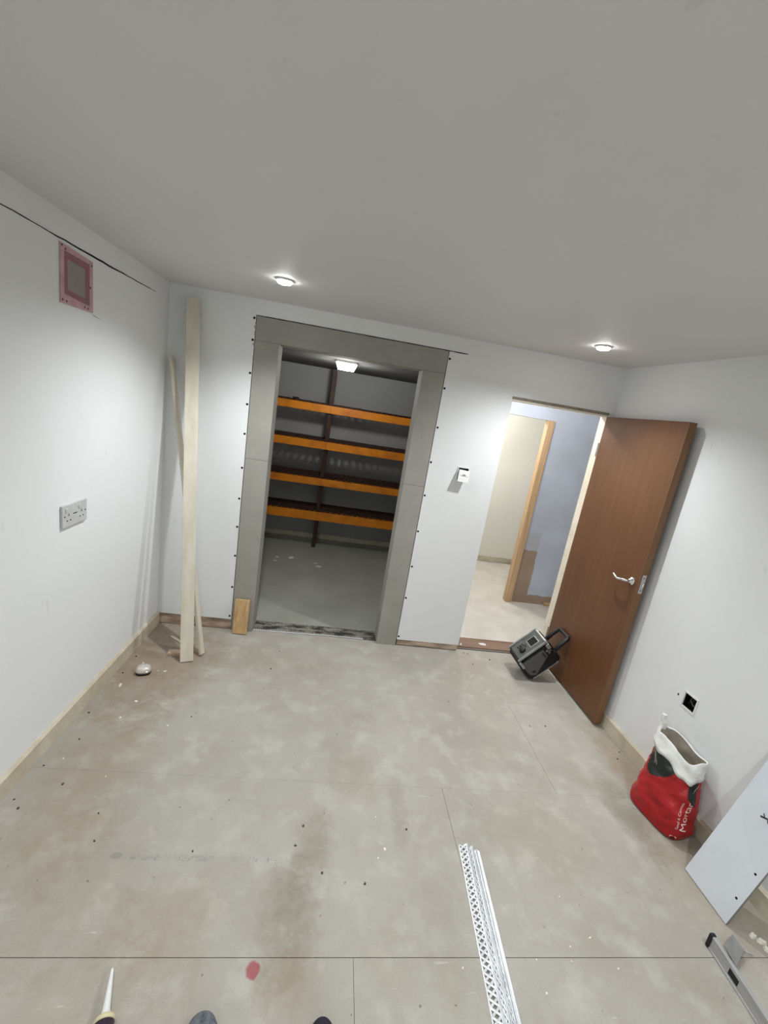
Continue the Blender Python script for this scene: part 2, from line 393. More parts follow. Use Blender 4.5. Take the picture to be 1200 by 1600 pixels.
bm = B()
for i in range(54):
    x = IXL+.008+i*.0158; y = 3.052+.016*(i/54)
    box(bm, x, x+.0075, y+.002, y+.020, .0015, .0042)
finish('bead_teeth', bm, M_steel, thr)['kind'] = 'stuff'

# ------------------------------------------------------------------ doorway to the hall, lining and open door
M_lining = mat('cream_lining', rgb(232, 226, 210), rgb(216, 207, 186), 8, 0.4)
tr = thing('trim_5', '', '', (1.5, D, 0)); del tr['label']; del tr['category']; tr['kind'] = 'structure'
bm = B(); box(bm, OXR, OXR+0.0135, D-.003, WD+.003, 0.0, OZ+.012, bev=.002); finish('door_lining', bm, M_lining, tr)
bm = B(); box(bm, OXL, OXR, D-.002, WD, OZ, OZ+.0115, bev=.0015); finish('head_lining', bm, M_lining, tr)
bm = B(); box(bm, OXL-.004, OXR+.012, D-.006, D, OZ+.013, OZ+.030, bev=.002); finish('head_lip', bm, mat('dusty_lip', rgb(150, 142, 128), rgb(120, 112, 98), 20, .8), tr)
bm = B(); box(bm, OXL+.002, OXR-.002, 3.086, 3.236, -0.004, 0.012, bev=.003); finish('sill_plank', bm, M_plank, tr)
bm = B(); box(bm, OXL+.002, OXR-.002, 3.060, 3.090, -0.011, -0.002); finish('sill_gap', bm, M_dark, tr)
bm = B(); prism(bm, [(1.385, 3.16, .0122), (1.40, 3.135, .0122), (1.445, 3.13, .0122), (1.452, 3.158, .0122), (1.43, 3.17, .0122)], (0, 0, .002)); finish('plaster_splash', bm, M_white, tr)
bm = B(); prism(bm, [(1.21, 3.11, .0122), (1.225, 3.10, .0122), (1.23, 3.14, .0122)], (0, 0, .002)); finish('plaster_splash', bm, M_white, tr)

DA = -1.5505; hx, hy = 1.884, D-.006
ddir = Vector((math.cos(DA), math.sin(DA), 0)); dn = Vector((-ddir.y, ddir.x, 0))   # dn points to the right wall
DX = lambda s, t, z: Vector((hx, hy, 0))+ddir*s+dn*t+Vector((0, 0, z))
door = thing('door_1', '', '', (hx, hy, 0)); del door['label']; del door['category']; door['kind'] = 'structure'
bm = B(); box(bm, 0.004, .758, 0, .047, .018, 1.988, lambda x, y, z: DX(x, y, z), .0012); finish('door_leaf', bm, M_door, door)
bm = B(); box(bm, .758, .7625, 0, .047, .018, 1.988, lambda x, y, z: DX(x, y, z), .001); finish('lipping', bm, M_dooredge, door)
bm = B(); box(bm, .7615, .764, .011, .036, .955, 1.075, lambda x, y, z: DX(x, y, z), .0006); lp = finish('latch_plate', bm, M_alu, door)
bm = B(); box(bm, .763, .772, .018, .029, 1.00, 1.022, lambda x, y, z: DX(x, y, z), .001); finish('latch_bolt', bm, M_chrome, lp)
for z in (.975, 1.055):
    bm = B(); lathe(bm, [(0, 0), (.004, 0), (.0035, .001), (0, .0012)], DX(.764, .0235, z), ddir, 8); finish('screw', bm, M_screw, lp)
lv = None
bm = B(); lathe(bm, [(0, 0), (.025, 0), (.0255, .003), (.024, .008), (.014, .010), (.012, .020), (.0, .020)], DX(.705, 0, 1.01), -dn, 24)
rose = finish('handle_rose', bm, M_chrome, door, True)
bm = B()
path = [(.705, -.018, 1.01), (.705, -.040, 1.01), (.698, -.050, 1.010), (.68, -.053, 1.006), (.655, -.053, 1.000), (.635, -.052, .998), (.612, -.050, 1.003), (.595, -.048, 1.010), (.582, -.046, 1.013)]
tube(bm, [DX(*q) for q in path], [.0085, .0085, .009, .0095, .0085, .0075, .0065, .006, .005], 10)
finish('lever', bm, M_chrome, rose, True)
for z in (.25, 1.75):
    bm = B(); tube(bm, [DX(-.002, -.004, z-.05), DX(-.002, -.004, z+.05)], .005, 8); finish('hinge', bm, M_alu, door)

# ------------------------------------------------------------------ hall and the room beyond
m, g, b, co = base('pale_blue_plaster')
sep = g.new('ShaderNodeSeparateXYZ'); g.link(co, sep.inputs[0])
n = g.noise(co, 3, 5); e = g.math('MULTIPLY', g.math('SUBTRACT', g.noise(co, 12, 4), 0.5), 0.05)
col = g.mix(g.ramp(n, .35, .7), rgb(192, 200, 216), rgb(180, 187, 201))
xx = g.math('ADD', sep.outputs[0], e); zz = g.math('ADD', sep.outputs[2], e)
def bx(x0, x1, z0, z1):
    q = None
    for o_, a_, s_ in ((xx, x0, .008), (xx, x1, -.008), (zz, z0, .008), (zz, z1, -.008)):
        t = g.ramp(o_, a_, a_+s_); q = t if q is None else g.math('MULTIPLY', q, t)
    return q
k = g.math('MAXIMUM', bx(2.0, 2.235, -.1, .60), bx(2.0, 3.4, -.1, .10))
col = g.mix(g.math('MULTIPLY', bx(2.0, 2.23, .58, .80), .35), col, rgb(166, 158, 152))
col = g.mix(k, col, g.mix(g.ramp(n, .4, .65), rgb(166, 146, 128), rgb(150, 130, 112)))
g.link(col, b.inputs['Base Color']); b.inputs['Roughness'].default_value = .8; bumpit(g, b, n, .1, .004); M_hallblue = m
bm = B()
box(bm, 2.062, HALL_XR, HALL_Y, HALL_Y+.1, -.02, 2.30); box(bm, HALL_XL, 2.062, HALL_Y, HALL_Y+.1, 1.936, 2.30); box(bm, HALL_XL, 1.20, HALL_Y, HALL_Y+.1, -.02, 1.936)
struct(finish('wall_hall', bm, M_hallblue, origin=(0, 0, 0)))
bm = B(); box(bm, HALL_XL-.04, HALL_XR, FAR_Y, FAR_Y+.1, -.02, 2.3); struct(finish('wall_far', bm, M_cream, origin=(0, 0, 0)))
bm = B(); box(bm, HALL_XL-.04, HALL_XL, WB, FAR_Y, -.02, 2.3); struct(finish('wall_hall_left', bm, M_cream, origin=(0, 0, 0)))
bm = B(); box(bm, HALL_XR, HALL_XR+.1, WB-.14, FAR_Y, -.02, 2.3); struct(finish('wall_hall_right', bm, M_cream, origin=(0, 0, 0)))
bm = B(); box(bm, XR(D)+.05, HALL_XR, D+.04, WD, -.02, 2.3); struct(finish('wall_hall_near', bm, M_wall, origin=(0, 0, 0)))
bm = B(); box(bm, HALL_XL-.04, HALL_XR, WD, FAR_Y+.1, 2.26, 2.36); struct(finish('ceiling_hall', bm, M_ceil, origin=(0, 0, 0)))
bm = B(); box(bm, HALL_XL, HALL_XR, FAR_Y-.018, FAR_Y, .018, .078, bev=.003); struct(finish('baseboard_far', bm, M_skirt, origin=(0, 0, 0)))
bm = B(); box(bm, HALL_XL, HALL_XR, FAR_Y-.010, FAR_Y, -.001, .018); lathe(bm, [(0, 0), (.02, 0), (.018, .012), (0, .012)], (2.26, FAR_Y-.018, .004), (0, -1, 0), 10)
struct(finish('trim_6', bm, M_skirt, origin=(0, 0, 0)))
t = thing('trim_7', '', '', (2.02, HALL_Y, 0)); del t['label']; del t['category']; t['kind'] = 'structure'
bm = B(); box(bm, 1.992, 2.060, HALL_Y-.030, HALL_Y+.045, 0.0, 1.195, bev=.002); finish('jamb_stud', bm, M_stud, t)
bm = B(); box(bm, 1.994, 2.060, HALL_Y-.028, HALL_Y+.045, 1.198, 1.935, bev=.002); finish('jamb_stud', bm, M_stud, t)
bm = B(); box(bm, 2.44, 2.60, HALL_Y-.03, HALL_Y-.005, 0.0, .035, bev=.004); tag(finish('timber_offcut', bm, M_stud), 'short brown timber offcut on hall floor at foot of the blue-grey wall', 'offcut')

# ------------------------------------------------------------------ store room
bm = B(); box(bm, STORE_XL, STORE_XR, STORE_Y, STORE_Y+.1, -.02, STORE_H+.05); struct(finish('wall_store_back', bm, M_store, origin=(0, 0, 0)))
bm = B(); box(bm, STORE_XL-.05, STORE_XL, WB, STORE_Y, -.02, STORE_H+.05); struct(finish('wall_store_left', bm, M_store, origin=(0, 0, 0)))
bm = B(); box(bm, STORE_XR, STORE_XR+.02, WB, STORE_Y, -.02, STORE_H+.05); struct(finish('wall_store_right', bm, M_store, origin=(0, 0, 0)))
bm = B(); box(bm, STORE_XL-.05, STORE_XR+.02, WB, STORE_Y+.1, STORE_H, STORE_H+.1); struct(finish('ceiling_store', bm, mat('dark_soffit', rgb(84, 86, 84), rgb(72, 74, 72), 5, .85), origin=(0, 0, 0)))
bm = B(); box(bm, STORE_XL, STORE_XR, STORE_Y-.016, STORE_Y, .0, .062, bev=.003); struct(finish('baseboard_store', bm, M_skirt, origin=(0, 0, 0)))

rack = thing('storage_rack', 'orange-beamed four-tier storage rack with dark slats along the store room back wall', 'rack', (-.09, 5.29, 0))
RY0, RY1 = 5.09, 5.47; UX = -.137
tiers = [(.357, .462), (.790, .874), (1.224, 1.312), (1.640, 1.725)]
for z0, z1 in tiers:
    for x0, x1 in ((STORE_XL+.03, UX-.001), (UX+.001, STORE_XR-.03)):
        for y in (RY0, RY1-.03):
            bm = B()
            # stepped box beam: face, top flange and inner step
            prism(bm, [(x0, y, z0), (x0, y+.03, z0), (x0, y+.03, z1-.022), (x0, y+.018, z1-.022), (x0, y+.018, z1), (x0, y, z1)], (x1-x0, 0, 0))
            finish('beam', bm, M_orange, rack)
def upright(x, y):
    bm = B()
    prism(bm, [(x-.022, y, 0), (x+.022, y, 0), (x+.022, y+.045, 0), (x+.014, y+.045, 0), (x+.014, y+.008, 0), (x-.014, y+.008, 0), (x-.014, y+.045, 0), (x-.022, y+.045, 0)], (0, 0, 2.12))
    return finish('upright', bm, M_upright, rack)
for x in (STORE_XL+.026, UX, STORE_XR-.026):
    for y in (RY0+.031, RY1-.08): upright(x, y)
src = None
random.seed(2)
for ti, (z0, z1) in enumerate(tiers):
    x = STORE_XL+.06
    while x < STORE_XR-.07:
        if src is None:
            bm = B(); prism(bm, [(-.018, RY0+.010, 0), (.018, RY0+.010, 0), (.018, RY0+.075, 0), (.0322, RY0+.075, 0), (.0322, RY1-.004, 0), (-.0322, RY1-.004, 0), (-.0322, RY0+.075, 0), (-.018, RY0+.075, 0)], (0, 0, .018)); src = finish('slat', bm, M_slat, rack); s = src
            base_loc = Vector(src.location)
        else:
            s = src.copy(); COL.objects.link(s)
        # parent is at rack origin; mesh was shifted by that origin
        s.location = Vector((x, 0, z1+.0005+random.uniform(0, .003)))
        x += .0655
bm = B(); prism(bm, [(-.575, 5.11, 1.748), (-.53, 5.105, 1.748), (-.505, 5.135, 1.748), (-.55, 5.15, 1.748)], (0, .004, .016))
tag(finish('dark_scrap', bm, M_black), 'small dark scrap lying on the left of the top rack beam', 'scrap')

# bulkhead lamp
lamp = thing('bulkhead_light', 'glowing white square bulkhead light on the store room ceiling', 'light', (-.018, 4.20, STORE_H))
bm = B()
def frustum(bm, cx, cy, z0, z1, w0, w1):
    a = [bm.verts.new((cx+sx*w0/2, cy+sy*w0/2, z0)) for sx, sy in ((-1, -1), (1, -1), (1, 1), (-1, 1))]
    b_ = [bm.verts.new((cx+sx*w1/2, cy+sy*w1/2, z1)) for sx, sy in ((-1, -1), (1, -1), (1, 1), (-1, 1))]
    bm.faces.new(a); bm.faces.new(b_[::-1])
    for i in range(4): bm.faces.new([a[i], b_[i], b_[(i+1) % 4], a[(i+1) % 4]])
frustum(bm, -.018, 4.20, 2.078, 2.134, .150, .196); finish('diffuser', bm, emit('lamp_diffuser', (1, .98, .94, 1), 4.0), lamp)
bm = B(); box(bm, -.108, .072, 4.11, 4.29, 2.134, STORE_H-.0005); finish('housing', bm, M_white, lamp)
ld = bpy.data.lights.new('bulkhead_lamp', 'POINT'); ld.energy = STORE_W; ld.shadow_soft_size = .06; ld.color = (1, .97, .92)
lo = bpy.data.objects.new('bulkhead_lamp', ld); COL.objects.link(lo); lo.parent = lamp; lo.location = (0, 0, -.14)

# ------------------------------------------------------------------ downlights
M_led = emit('led_disc', (1, .985, .95, 1), 60.0)
def downlight(x, y, label, group=None, k=1.0, tilt=(0, 0)):
    t = thing('downlight', label, 'light', (x, y, HC), group)
    bm = B(); lathe(bm, [(.033, -.002), (.047, -.0005), (.047, .003), (.045, .007), (.038, .010), (.033, .009)], (x, y, HC), (0, 0, -1), 32)
    # open ring: drop the two cap faces
    caps = [f for f in bm.faces if len(f.verts) > 4]; bmesh.ops.delete(bm, geom=caps, context='FACES')
    finish('bezel', bm, M_white, t, True)
    bm = B(); lathe(bm, [(.040, .004), (.0395, .009), (.033, .018), (.018, .0225), (0, .0235)], (x, y, HC), (0, 0, -1), 24); finish('lens', bm, M_led, t, True)
    l = bpy.data.lights.new('downlight_lamp', 'SPOT'); l.energy = DOWNLIGHT_W*k; l.spot_size = math.radians(146); l.spot_blend = .95
    l.shadow_soft_size = .022; l.color = DOWNLIGHT_COL
    o = bpy.data.objects.new('downlight_lamp', l); COL.objects.link(o); o.parent = t; o.location = (0, 0, -.036); o.rotation_euler = (tilt[0], tilt[1], 0)
    return t
downlight(-.370, 2.410, 'glowing recessed ceiling downlight in front of the grey store opening', tilt=(-.12, -.02))
downlight(1.427, 2.499, 'glowing recessed ceiling downlight in front of the brown open door', tilt=(-.14, .22))
for i, (x, y) in enumerate(((-.37, .30), (1.43, .35), (-.37, -1.8), (1.43, -1.8))):
    downlight(x, y, 'recessed ceiling downlight behind the camera, outside the picture', 'downlights behind the camera', REAR_FACTOR)
def point(name, loc, e, r, c):
    l = bpy.data.lights.new(name, 'POINT'); l.energy = e; l.shadow_soft_size = r; l.color = c
    o = bpy.data.objects.new(name, l); COL.objects.link(o); o.location = loc
def ceiling_lamp(x, y, z, label, e, c):
    t = thing('ceiling_lamp', label, 'light', (x, y, z))
    bm = B(); lathe(bm, [(0, 0), (.05, 0), (.05, .012), (.035, .02), (0, .022)], (x, y, z), (0, 0, -1), 20); finish('lens', bm, emit('ceiling_lamp_lens', (1, .98, .95, 1), 20), t, True)
    l = bpy.data.lights.new('hall_lamp', 'POINT'); l.energy = e; l.shadow_soft_size = .03; l.color = c
    o = bpy.data.objects.new('hall_lamp', l); COL.objects.link(o); o.parent = t; o.location = (0, 0, -.06)
ceiling_lamp(1.52, 3.44, 2.26, 'ceiling lamp in the hall, hidden above the doorway', HALL_W, (1, .98, .96))
ceiling_lamp(1.40, 4.75, 2.26, 'ceiling lamp in the room beyond the hall', FAR_W, (1, .97, .90))

# ------------------------------------------------------------------ things on the walls
# double socket, left wall
so = thing('double_socket', 'white double wall socket with two switches on the left wall', 'socket', (XL(2.057)+.0, 2.057, 1.10))
SX = lambda s, t, z: Vector((XL(2.057)+.0+t, 2.057+s, 1.10+z))
sl = lambda s, t, z: SX(s, t-0.0209*0, z)+Vector((0.0209*s, 0, 0))
bm = B(); box(bm, -.091, .091, 0, .011, -.053, .053, sl, .004); finish('face_plate', bm, M_greyplate, so)
for c in (-.047, .047):
    bm = B(); box(bm, c-.024 if c < 0 else c-.024, c-.004, .0105, .0135, .018, .036, sl, .001); finish('rocker_switch', bm, M_greyplate, so)
    for dx, dz, w, h in ((0, .004, .0045, .009), (-.012, -.022, .0085, .0045), (.012, -.022, .0085, .0045)):
        bm = B(); box(bm, c+dx-w/2, c+dx+w/2, .0105, .0116, dz-h/2, dz+h/2, sl); finish('pin_hole', bm, M_screw, so)
bm = B(); box(bm, -.014, .014, .0105, .0116, .001, .005, sl); finish('centre_mark', bm, M_screw, so)
for c in (-.076, .076):
    bm = B(); lathe(bm, [(0, 0), (.004, 0), (.0035, .0012), (0, .0012)], sl(c, .0105, 0), (1, 0, 0), 10); finish('screw', bm, M_screw, so)

# pink patch, left wall
pa = thing('wall_patch', 'pink plasterboard patch with grey centre high on the left wall under the crack', 'patch', (XL(2.095), 2.095, 2.0))
M_pink = mat('pink_board', rgb(204, 168, 172), rgb(184, 146, 152), 18, .85)
M_pinkd = mat('pink_tape', rgb(158, 100, 108), rgb(140, 112, 112), 16, .85)
M_pcent = mat('grey_pink_centre', rgb(150, 146, 140), rgb(142, 132, 130), 7, .85)
P = lambda y, z, t: (XL(y)+t, y, z)
def ring(bm, o, i, t0, t1):
    """frame between outer and inner quads (y,z); front at t1"""
    n = 4; fo = [bm.verts.new(P(y, z, t1)) for y, z in o]; fi = [bm.verts.new(P(y, z, t1)) for y, z in i]
    bo = [bm.verts.new(P(y, z, t0)) for y, z in o]; bi = [bm.verts.new(P(y, z, t0)) for y, z in i]
    for k in range(n):
        q = (k+1) % n
        bm.faces.new([fo[k], fo[q], fi[q], fi[k]]); bm.faces.new([fo[k], bo[k], bo[q], fo[q]]); bm.faces.new([fi[k], fi[q], bi[q], bi[k]]); bm.faces.new([bo[k], bi[k], bi[q], bo[q]])
O4 = [(1.986, 2.0), (2.207, 2.0), (2.205, 2.208), (1.988, 2.220)]; I4 = [(2.008, 2.036), (2.180, 2.022), (2.182, 2.192), (2.010, 2.196)]
C4 = [(2.034, 2.056), (2.156, 2.046), (2.158, 2.166), (2.034, 2.172)]
bm = B(); ring(bm, O4, I4, -.004, .006); finish('pink_surround', bm, M_pink, pa)
bm = B(); ring(bm, I4, C4, -.004, .0035); finish('tape_border', bm, M_pinkd, pa)
bm = B(); prism(bm, [P(y, z, -.003) for y, z in C4], (.005, 0, 0)); finish('centre_panel', bm, M_pcent, pa)
for y, z in ((1.997, 2.212), (2.018, 2.203), (1.997, 2.012), (2.022, 2.010), (2.145, 2.012), (2.168, 2.010), (2.196, 2.19), (2.186, 2.10)):
    bm = B(); lathe(bm, [(0, -.001), (.0055, -.001), (.004, .001), (0, .001)], P(y, z, .006), (1, 0, 0), 9); finish('screw', bm, mat('red_brown', rgb(96, 52, 58), None, 20, .7), pa)

# loose switch plate, back wall
sw = thing('loose_switch_plate', 'white square plate hanging loose from its wall box right of the grey lining', 'switch', (.919, D, 1.36))
bm = B()
for a in ((.876, .962, 1.470, 1.478), (.876, .962, 1.380, 1.386), (.876, .882, 1.386, 1.470), (.956, .962, 1.386, 1.470)): box(bm, a[0], a[1], D-.006, D+.002, a[2], a[3])
finish('back_box', bm, M_white, sw)
bm = B(); box(bm, .882, .956, D-.0015, D+.001, 1.386, 1.470); finish('box_hollow', bm, M_screw, sw)
tilt = .30; cx_, cz_ = .920, 1.418
def swf(x, y, z):
    a = math.radians(-4); x2 = x*math.cos(a)-z*math.sin(a); z2 = x*math.sin(a)+z*math.cos(a)
    return Vector((cx_+x2, D-.030+y-z2*-.28, cz_-.004+z2))
bm = B(); box(bm, -.040, .040, -.006, .004, -.042, .042, swf, .003); pl = finish('face_plate', bm, M_white, sw)
bm = B(); box(bm, -.030, .030, .004, .020, -.030, .030, swf, .002); finish('switch_body', bm, M_white, sw)
bm = B(); lathe(bm, [(0, 0), (.016, 0), (.016, .001), (.013, .0022), (0, .0022)], swf(0, -.006, .003), (0, -1, -.28), 18); finish('round_boss', bm, M_greyplate, sw)
for x in (-.027, .027):
    bm = B(); lathe(bm, [(0, 0), (.0042, 0), (.003, .0015), (0, .0015)], swf(x, -.006, .002), (0, -1, -.28), 9); finish('screw', bm, M_alu, sw)
bm = B(); tube(bm, [(.905, D-.004, 1.44), (.905, D-.016, 1.432), (.908, D-.022, 1.415)], .0035, 6); finish('cable', bm, M_greyplate, sw)

# open socket box, right wall
ob = thing('open_socket_box', 'open black-lined socket box set in the right wall above the red bag', 'socket box', (XR(1.789)+.02, 1.789, .517))
RX = lambda y, z, t: Vector((XR(y)-t, y, z))
bm = B()
for y0, y1, z0, z1 in ((HY0-.004, HY0+.004, HZ0-.004, HZ1+.004), (HY1-.004, HY1+.004, HZ0-.004, HZ1+.004), (HY0+.004, HY1-.004, HZ0-.004, HZ0+.004), (HY0+.004, HY1-.004, HZ1-.004, HZ1+.004)):
    box(bm, -.003, .004, y0, y1, z0, z1, lambda x, y, z: Vector((XR(y)+x, y, z)))
finish('white_rim', bm, M_white, ob)
bm = B(); box(bm, .045, .05, HY0, HY1, HZ0, HZ1, lambda x, y, z: Vector((XR(y)+x, y, z)))
for y0, y1, z0, z1 in ((HY0, HY0+.003, HZ0, HZ1), (HY1-.003, HY1, HZ0, HZ1), (HY0, HY1, HZ0, HZ0+.003), (HY0, HY1, HZ1-.003, HZ1)):
    box(bm, .0042, .047, y0, y1, z0, z1, lambda x, y, z: Vector((XR(y)+x, y, z)))
finish('box_lining', bm, M_screw, ob)
bm = B(); tube(bm, [RX(1.785, .585, -.044), RX(1.79, .57, -.02), RX(1.80, .55, -.008), RX(1.795, .535, -.02), RX(1.78, .53, -.044)], .004, 7); finish('cable', bm, M_black, ob, True)
bm = B(); tube(bm, [RX(1.81, .585, -.044), RX(1.80, .565, -.015), RX(1.775, .55, -.012), RX(1.765, .54, -.03)], .004, 7); finish('cable', bm, mat('grey_cable', rgb(92, 90, 88), None, 20, .5), ob, True)
bm = B(); lathe(bm, [(0, 0), (.006, 0), (.005, .001), (0, .001)], RX(1.862, .555, 0), (-1, 0, 0), 9); finish('wall_hole', bm, M_screw, wall_right)

# ------------------------------------------------------------------ timber leaning in the left corner
bm = B(); obox(bm, (-.789, 2.590, .003), (-.994, 2.990, 2.262), (.93, .30, 0), .078, .026, .002, -.008)
tag(finish('leaning_board', bm, M_board), 'tall cream-painted board leaning upright in the left corner', 'board')
bm = B(); obox(bm, (-.719, 2.672, .010), (-1.108, 2.992, 1.895), (.2, 1, 0), .040, .018, .002)
tag(finish('leaning_batten', bm, M_board), 'thin cream batten leaning crosswise behind the tall cream board', 'batten')
bm = B(); obox(bm, (-.928, 2.655, .011), (-.780, 2.668, .011), (0, 1, 0), .05, .020, .001)
o = finish('short_lath', bm, [mat('lath_side', rgb(190, 168, 142), rgb(166, 142, 116), 9, .7), M_white]); tag(o, 'short flat lath with pale end on floor behind the tall cream board', 'lath')
for p in o.data.polygons:
    if p.normal.x < -.8: p.material_index = 1
bm = B(); obox(bm, (-.985, 2.862, .004), (-.885, 2.790, .004), (0, 1, 0), .018, .006)
tag(finish('wood_sliver', bm, M_board), 'pale wood sliver on floor in shade behind the leaning boards', 'sliver')
bm = B(); obox(bm, (-.541, 2.978, .005), (-.541, 3.010, .268), (1, 0, 0), .106, .019, .002)
tag(finish('timber_block', bm, M_pine), 'short pine offcut propped against the foot of the grey lining', 'offcut')

# tape measure near the left skirting
tm = thing('tape_measure', 'small rounded silver tape measure on floor near left skirting', 'tape measure', (-.993, 2.435, 0))
def dome(bm, c, a, b_, prof, ang, n=28, e=2.6):
    rings = []
    for s, z in prof:
        R_ = []
        for j in range(n):
            th = 2*PI*j/n; cc, ss = math.cos(th), math.sin(th)
            x = a*s*math.copysign(abs(cc)**(2/e), cc); y = b_*s*math.copysign(abs(ss)**(2/e), ss)
            R_.append(bm.verts.new((c[0]+x*math.cos(ang)-y*math.sin(ang), c[1]+x*math.sin(ang)+y*math.cos(ang), z)))
        rings.append(R_)
    for p, q in zip(rings, rings[1:]):
        for j in range(n): bm.faces.new([p[j], p[(j+1) % n], q[(j+1) % n], q[j]])
    bm.faces.new(rings[0][::-1]); bm.faces.new(rings[-1])
M_silver = mat('silver_shell', rgb(214, 210, 200), rgb(196, 192, 182), 14, .3, .3)
bm = B(); dome(bm, (-.993, 2.44), .043, .036, [(.95, .001), (1, .006), (1, .012), (.97, .014)], .25); finish('rubber_base', bm, M_black, tm, True)
bm = B(); dome(bm, (-.993, 2.44), .043, .036, [(.97, .013), (1.0, .018), (1.0, .024), (.96, .031), (.86, .041), (.66, .047), (.3, .050)], .25); finish('shell', bm, M_silver, tm, True)
bm = B(); dome(bm, (-.993, 2.44), .0445, .0375, [(.97, .016), (1.0, .018), (1.0, .026), (.97, .028)], .25); finish('rim_band', bm, M_chrome, tm, True)

# ------------------------------------------------------------------ jobsite radio leaning on the door
ra = thing('jobsite_radio', 'black and silver jobsite radio tipped back against the open brown door', 'radio', (1.65, 2.79, 0))
A_ = Vector((.700, 0, .714)); N_ = Vector((-.714, 0, .700)); O_ = Vector((1.650, 2.690, .004))
RD = lambda w, a, n: O_+Vector((0, w, 0))+A_*a+N_*n
M_rblack = mat('radio_black', rgb(24, 25, 29), rgb(17, 18, 21), 20, .5)
M_rgrey = mat('radio_grey', rgb(92, 92, 89), rgb(80, 80, 78), 40, .65)
M_rsilver = mat('radio_silver', rgb(168, 170, 168), rgb(150, 152, 151), 20, .32, .45)
WR, AR, NR = .192, .285, .194
def chamfer_slab(bm, w0, w1, a0, a1, n0, n1, c, f=RD, cn=0):
    """octagonal slab in the (a, n) plane along w"""
    pts = [(a0+c, n0), (a1-c, n0), (a1, n0+c), (a1, n1-c), (a1-c, n1), (a0+c, n1), (a0, n1-c), (a0, n0+c)]
    prism(bm, [f(w0, a, n) for a, n in pts], f(w1, 0, 0)-f(w0, 0, 0))
bm = B(); chamfer_slab(bm, .012, WR-.012, 0, AR, 0, NR, .022)
finish('body', bm, M_rblack, ra)
for w0, w1 in ((0, .014), (WR-.014, WR)):
    bm = B(); chamfer_slab(bm, w0, w1, .012, AR-.012, .012, NR-.01, .04); finish('side_cheek', bm, M_rblack, ra)
bm = B(); prism(bm, [RD(-.002, a, n) for a, n in ((.030, .045), (.065, .020), (.215, .10), (.215, .168), (.03, .168), (.020, .10))], (0, .004, 0)); gr = finish('side_grille', bm, M_rgrey, ra)
bm = B()
for q in range(4): prism(bm, [RD(-.003, a, n) for a, n in ((.192, .148-q*.012), (.206, .148-q*.012), (.206, .140-q*.012), (.192, .140-q*.012))], (0, .0015, 0))
finish('grille_marks', bm, M_rblack, gr)['kind'] = 'stuff'
bm = B(); prism(bm, [RD(-.004, a, n) for a, n in ((.05, .062), (.06, .046), (.078, .046), (.074, .064))], (0, .004, 0)); finish('badge', bm, M_rblack, gr)
for a0, a1, n0, n1 in ((.226, .240, .132, .148), (.238, .262, .126, .132), (.232, .246, .112, .120)):
    bm = B(); prism(bm, [RD(-.001, a, n) for a, n in ((a0, n0), (a1, n0), (a1, n1), (a0, n1))], (0, .002, 0)); finish('logo_mark', bm, M_rsilver, ra)
bm = B(); prism(bm, [RD(-.002, a, n) for a, n in ((.035, .003), (.25, .003), (.258, .008), (.03, .008))], (0, .010, 0)); finish('back_rail', bm, M_alu, ra)
# silver control panel frame on the front with corner legs
def fr(w0, w1, a0, a1, n0, n1, name, m, bev=.003):
    bm = B(); box(bm, w0, w1, a0, a1, n0, n1, lambda x, y, z: RD(x, y, z), bev); return finish(name, bm, m, ra)
pan = fr(.012, WR-.012, .030, AR-.022, NR-.004, NR+.012, 'control_panel', mat('radio_panel', rgb(88, 90, 88), rgb(74, 76, 75), 20, .45))
fr(.001, .011, .016, AR-.010, NR-.002, NR+.018, 'bumper_rail', M_rsilver, .006)
fr(WR-.013, WR+.001, .016, AR-.010, NR-.004, NR+.020, 'bumper_rail', M_rsilver, .006)
fr(.014, WR-.014, AR-.028, AR-.012, NR-.004, NR+.018, 'bumper_rail', M_rsilver, .005)
fr(.020, WR-.020, .02, .034, NR-.006, NR+.014, 'bumper_rail', M_rblack, .005)
fr(-.004, .012, .012, .03, NR-.07, NR-.01, 'corner_leg', M_rsilver, .004)
fr(-.004, .012, AR-.04, AR-.012, NR-.05, NR-.01, 'corner_leg', M_rsilver, .004)
fr(.045, WR-.06, .150, AR-.055, NR+.0115, NR+.0155, 'display_bezel', M_rsilver, .002)
fr(.052, WR-.067, .158, AR-.062, NR+.015, NR+.0165, 'display', mat('display_glass', rgb(22, 24, 26), rgb(16, 18, 20), 10, .15), .0005)
bm = B(); lathe(bm, [(0, 0), (.024, 0), (.024, .014), (.021, .018), (0, .018)], RD(.070, .092, NR+.012), N_, 22); finish('tuning_knob', bm, M_rblack, ra, True)
for w, a in ((.125, .075), (.125, .095), (.125, .115), (.095, .128)):
    bm = B(); box(bm, w-.012, w+.012, a-.006, a+.006, NR+.0118, NR+.0145, lambda x, y, z: RD(x, y, z), .001); finish('button', bm, M_rblack, ra)
hp = [RD(.022, AR-.03, .085), RD(.022, AR+.060, .098), RD(.024, AR+.118, .100), RD(.036, AR+.134, .100), RD(WR-.036, AR+.134, .100), RD(WR-.024, AR+.118, .100), RD(WR-.022, AR+.06, .098), RD(WR-.022, AR-.03, .085)]
bm = B(); tube(bm, hp, .0145, 10); hd = finish('carry_handle', bm, M_rblack, ra, True)
bm = B(); lathe(bm, [(0, 0), (.018, 0), (.018, .01), (0, .012)], RD(.022, AR-.018, .086), A_, 14); finish('handle_socket', bm, M_rgrey, ra)

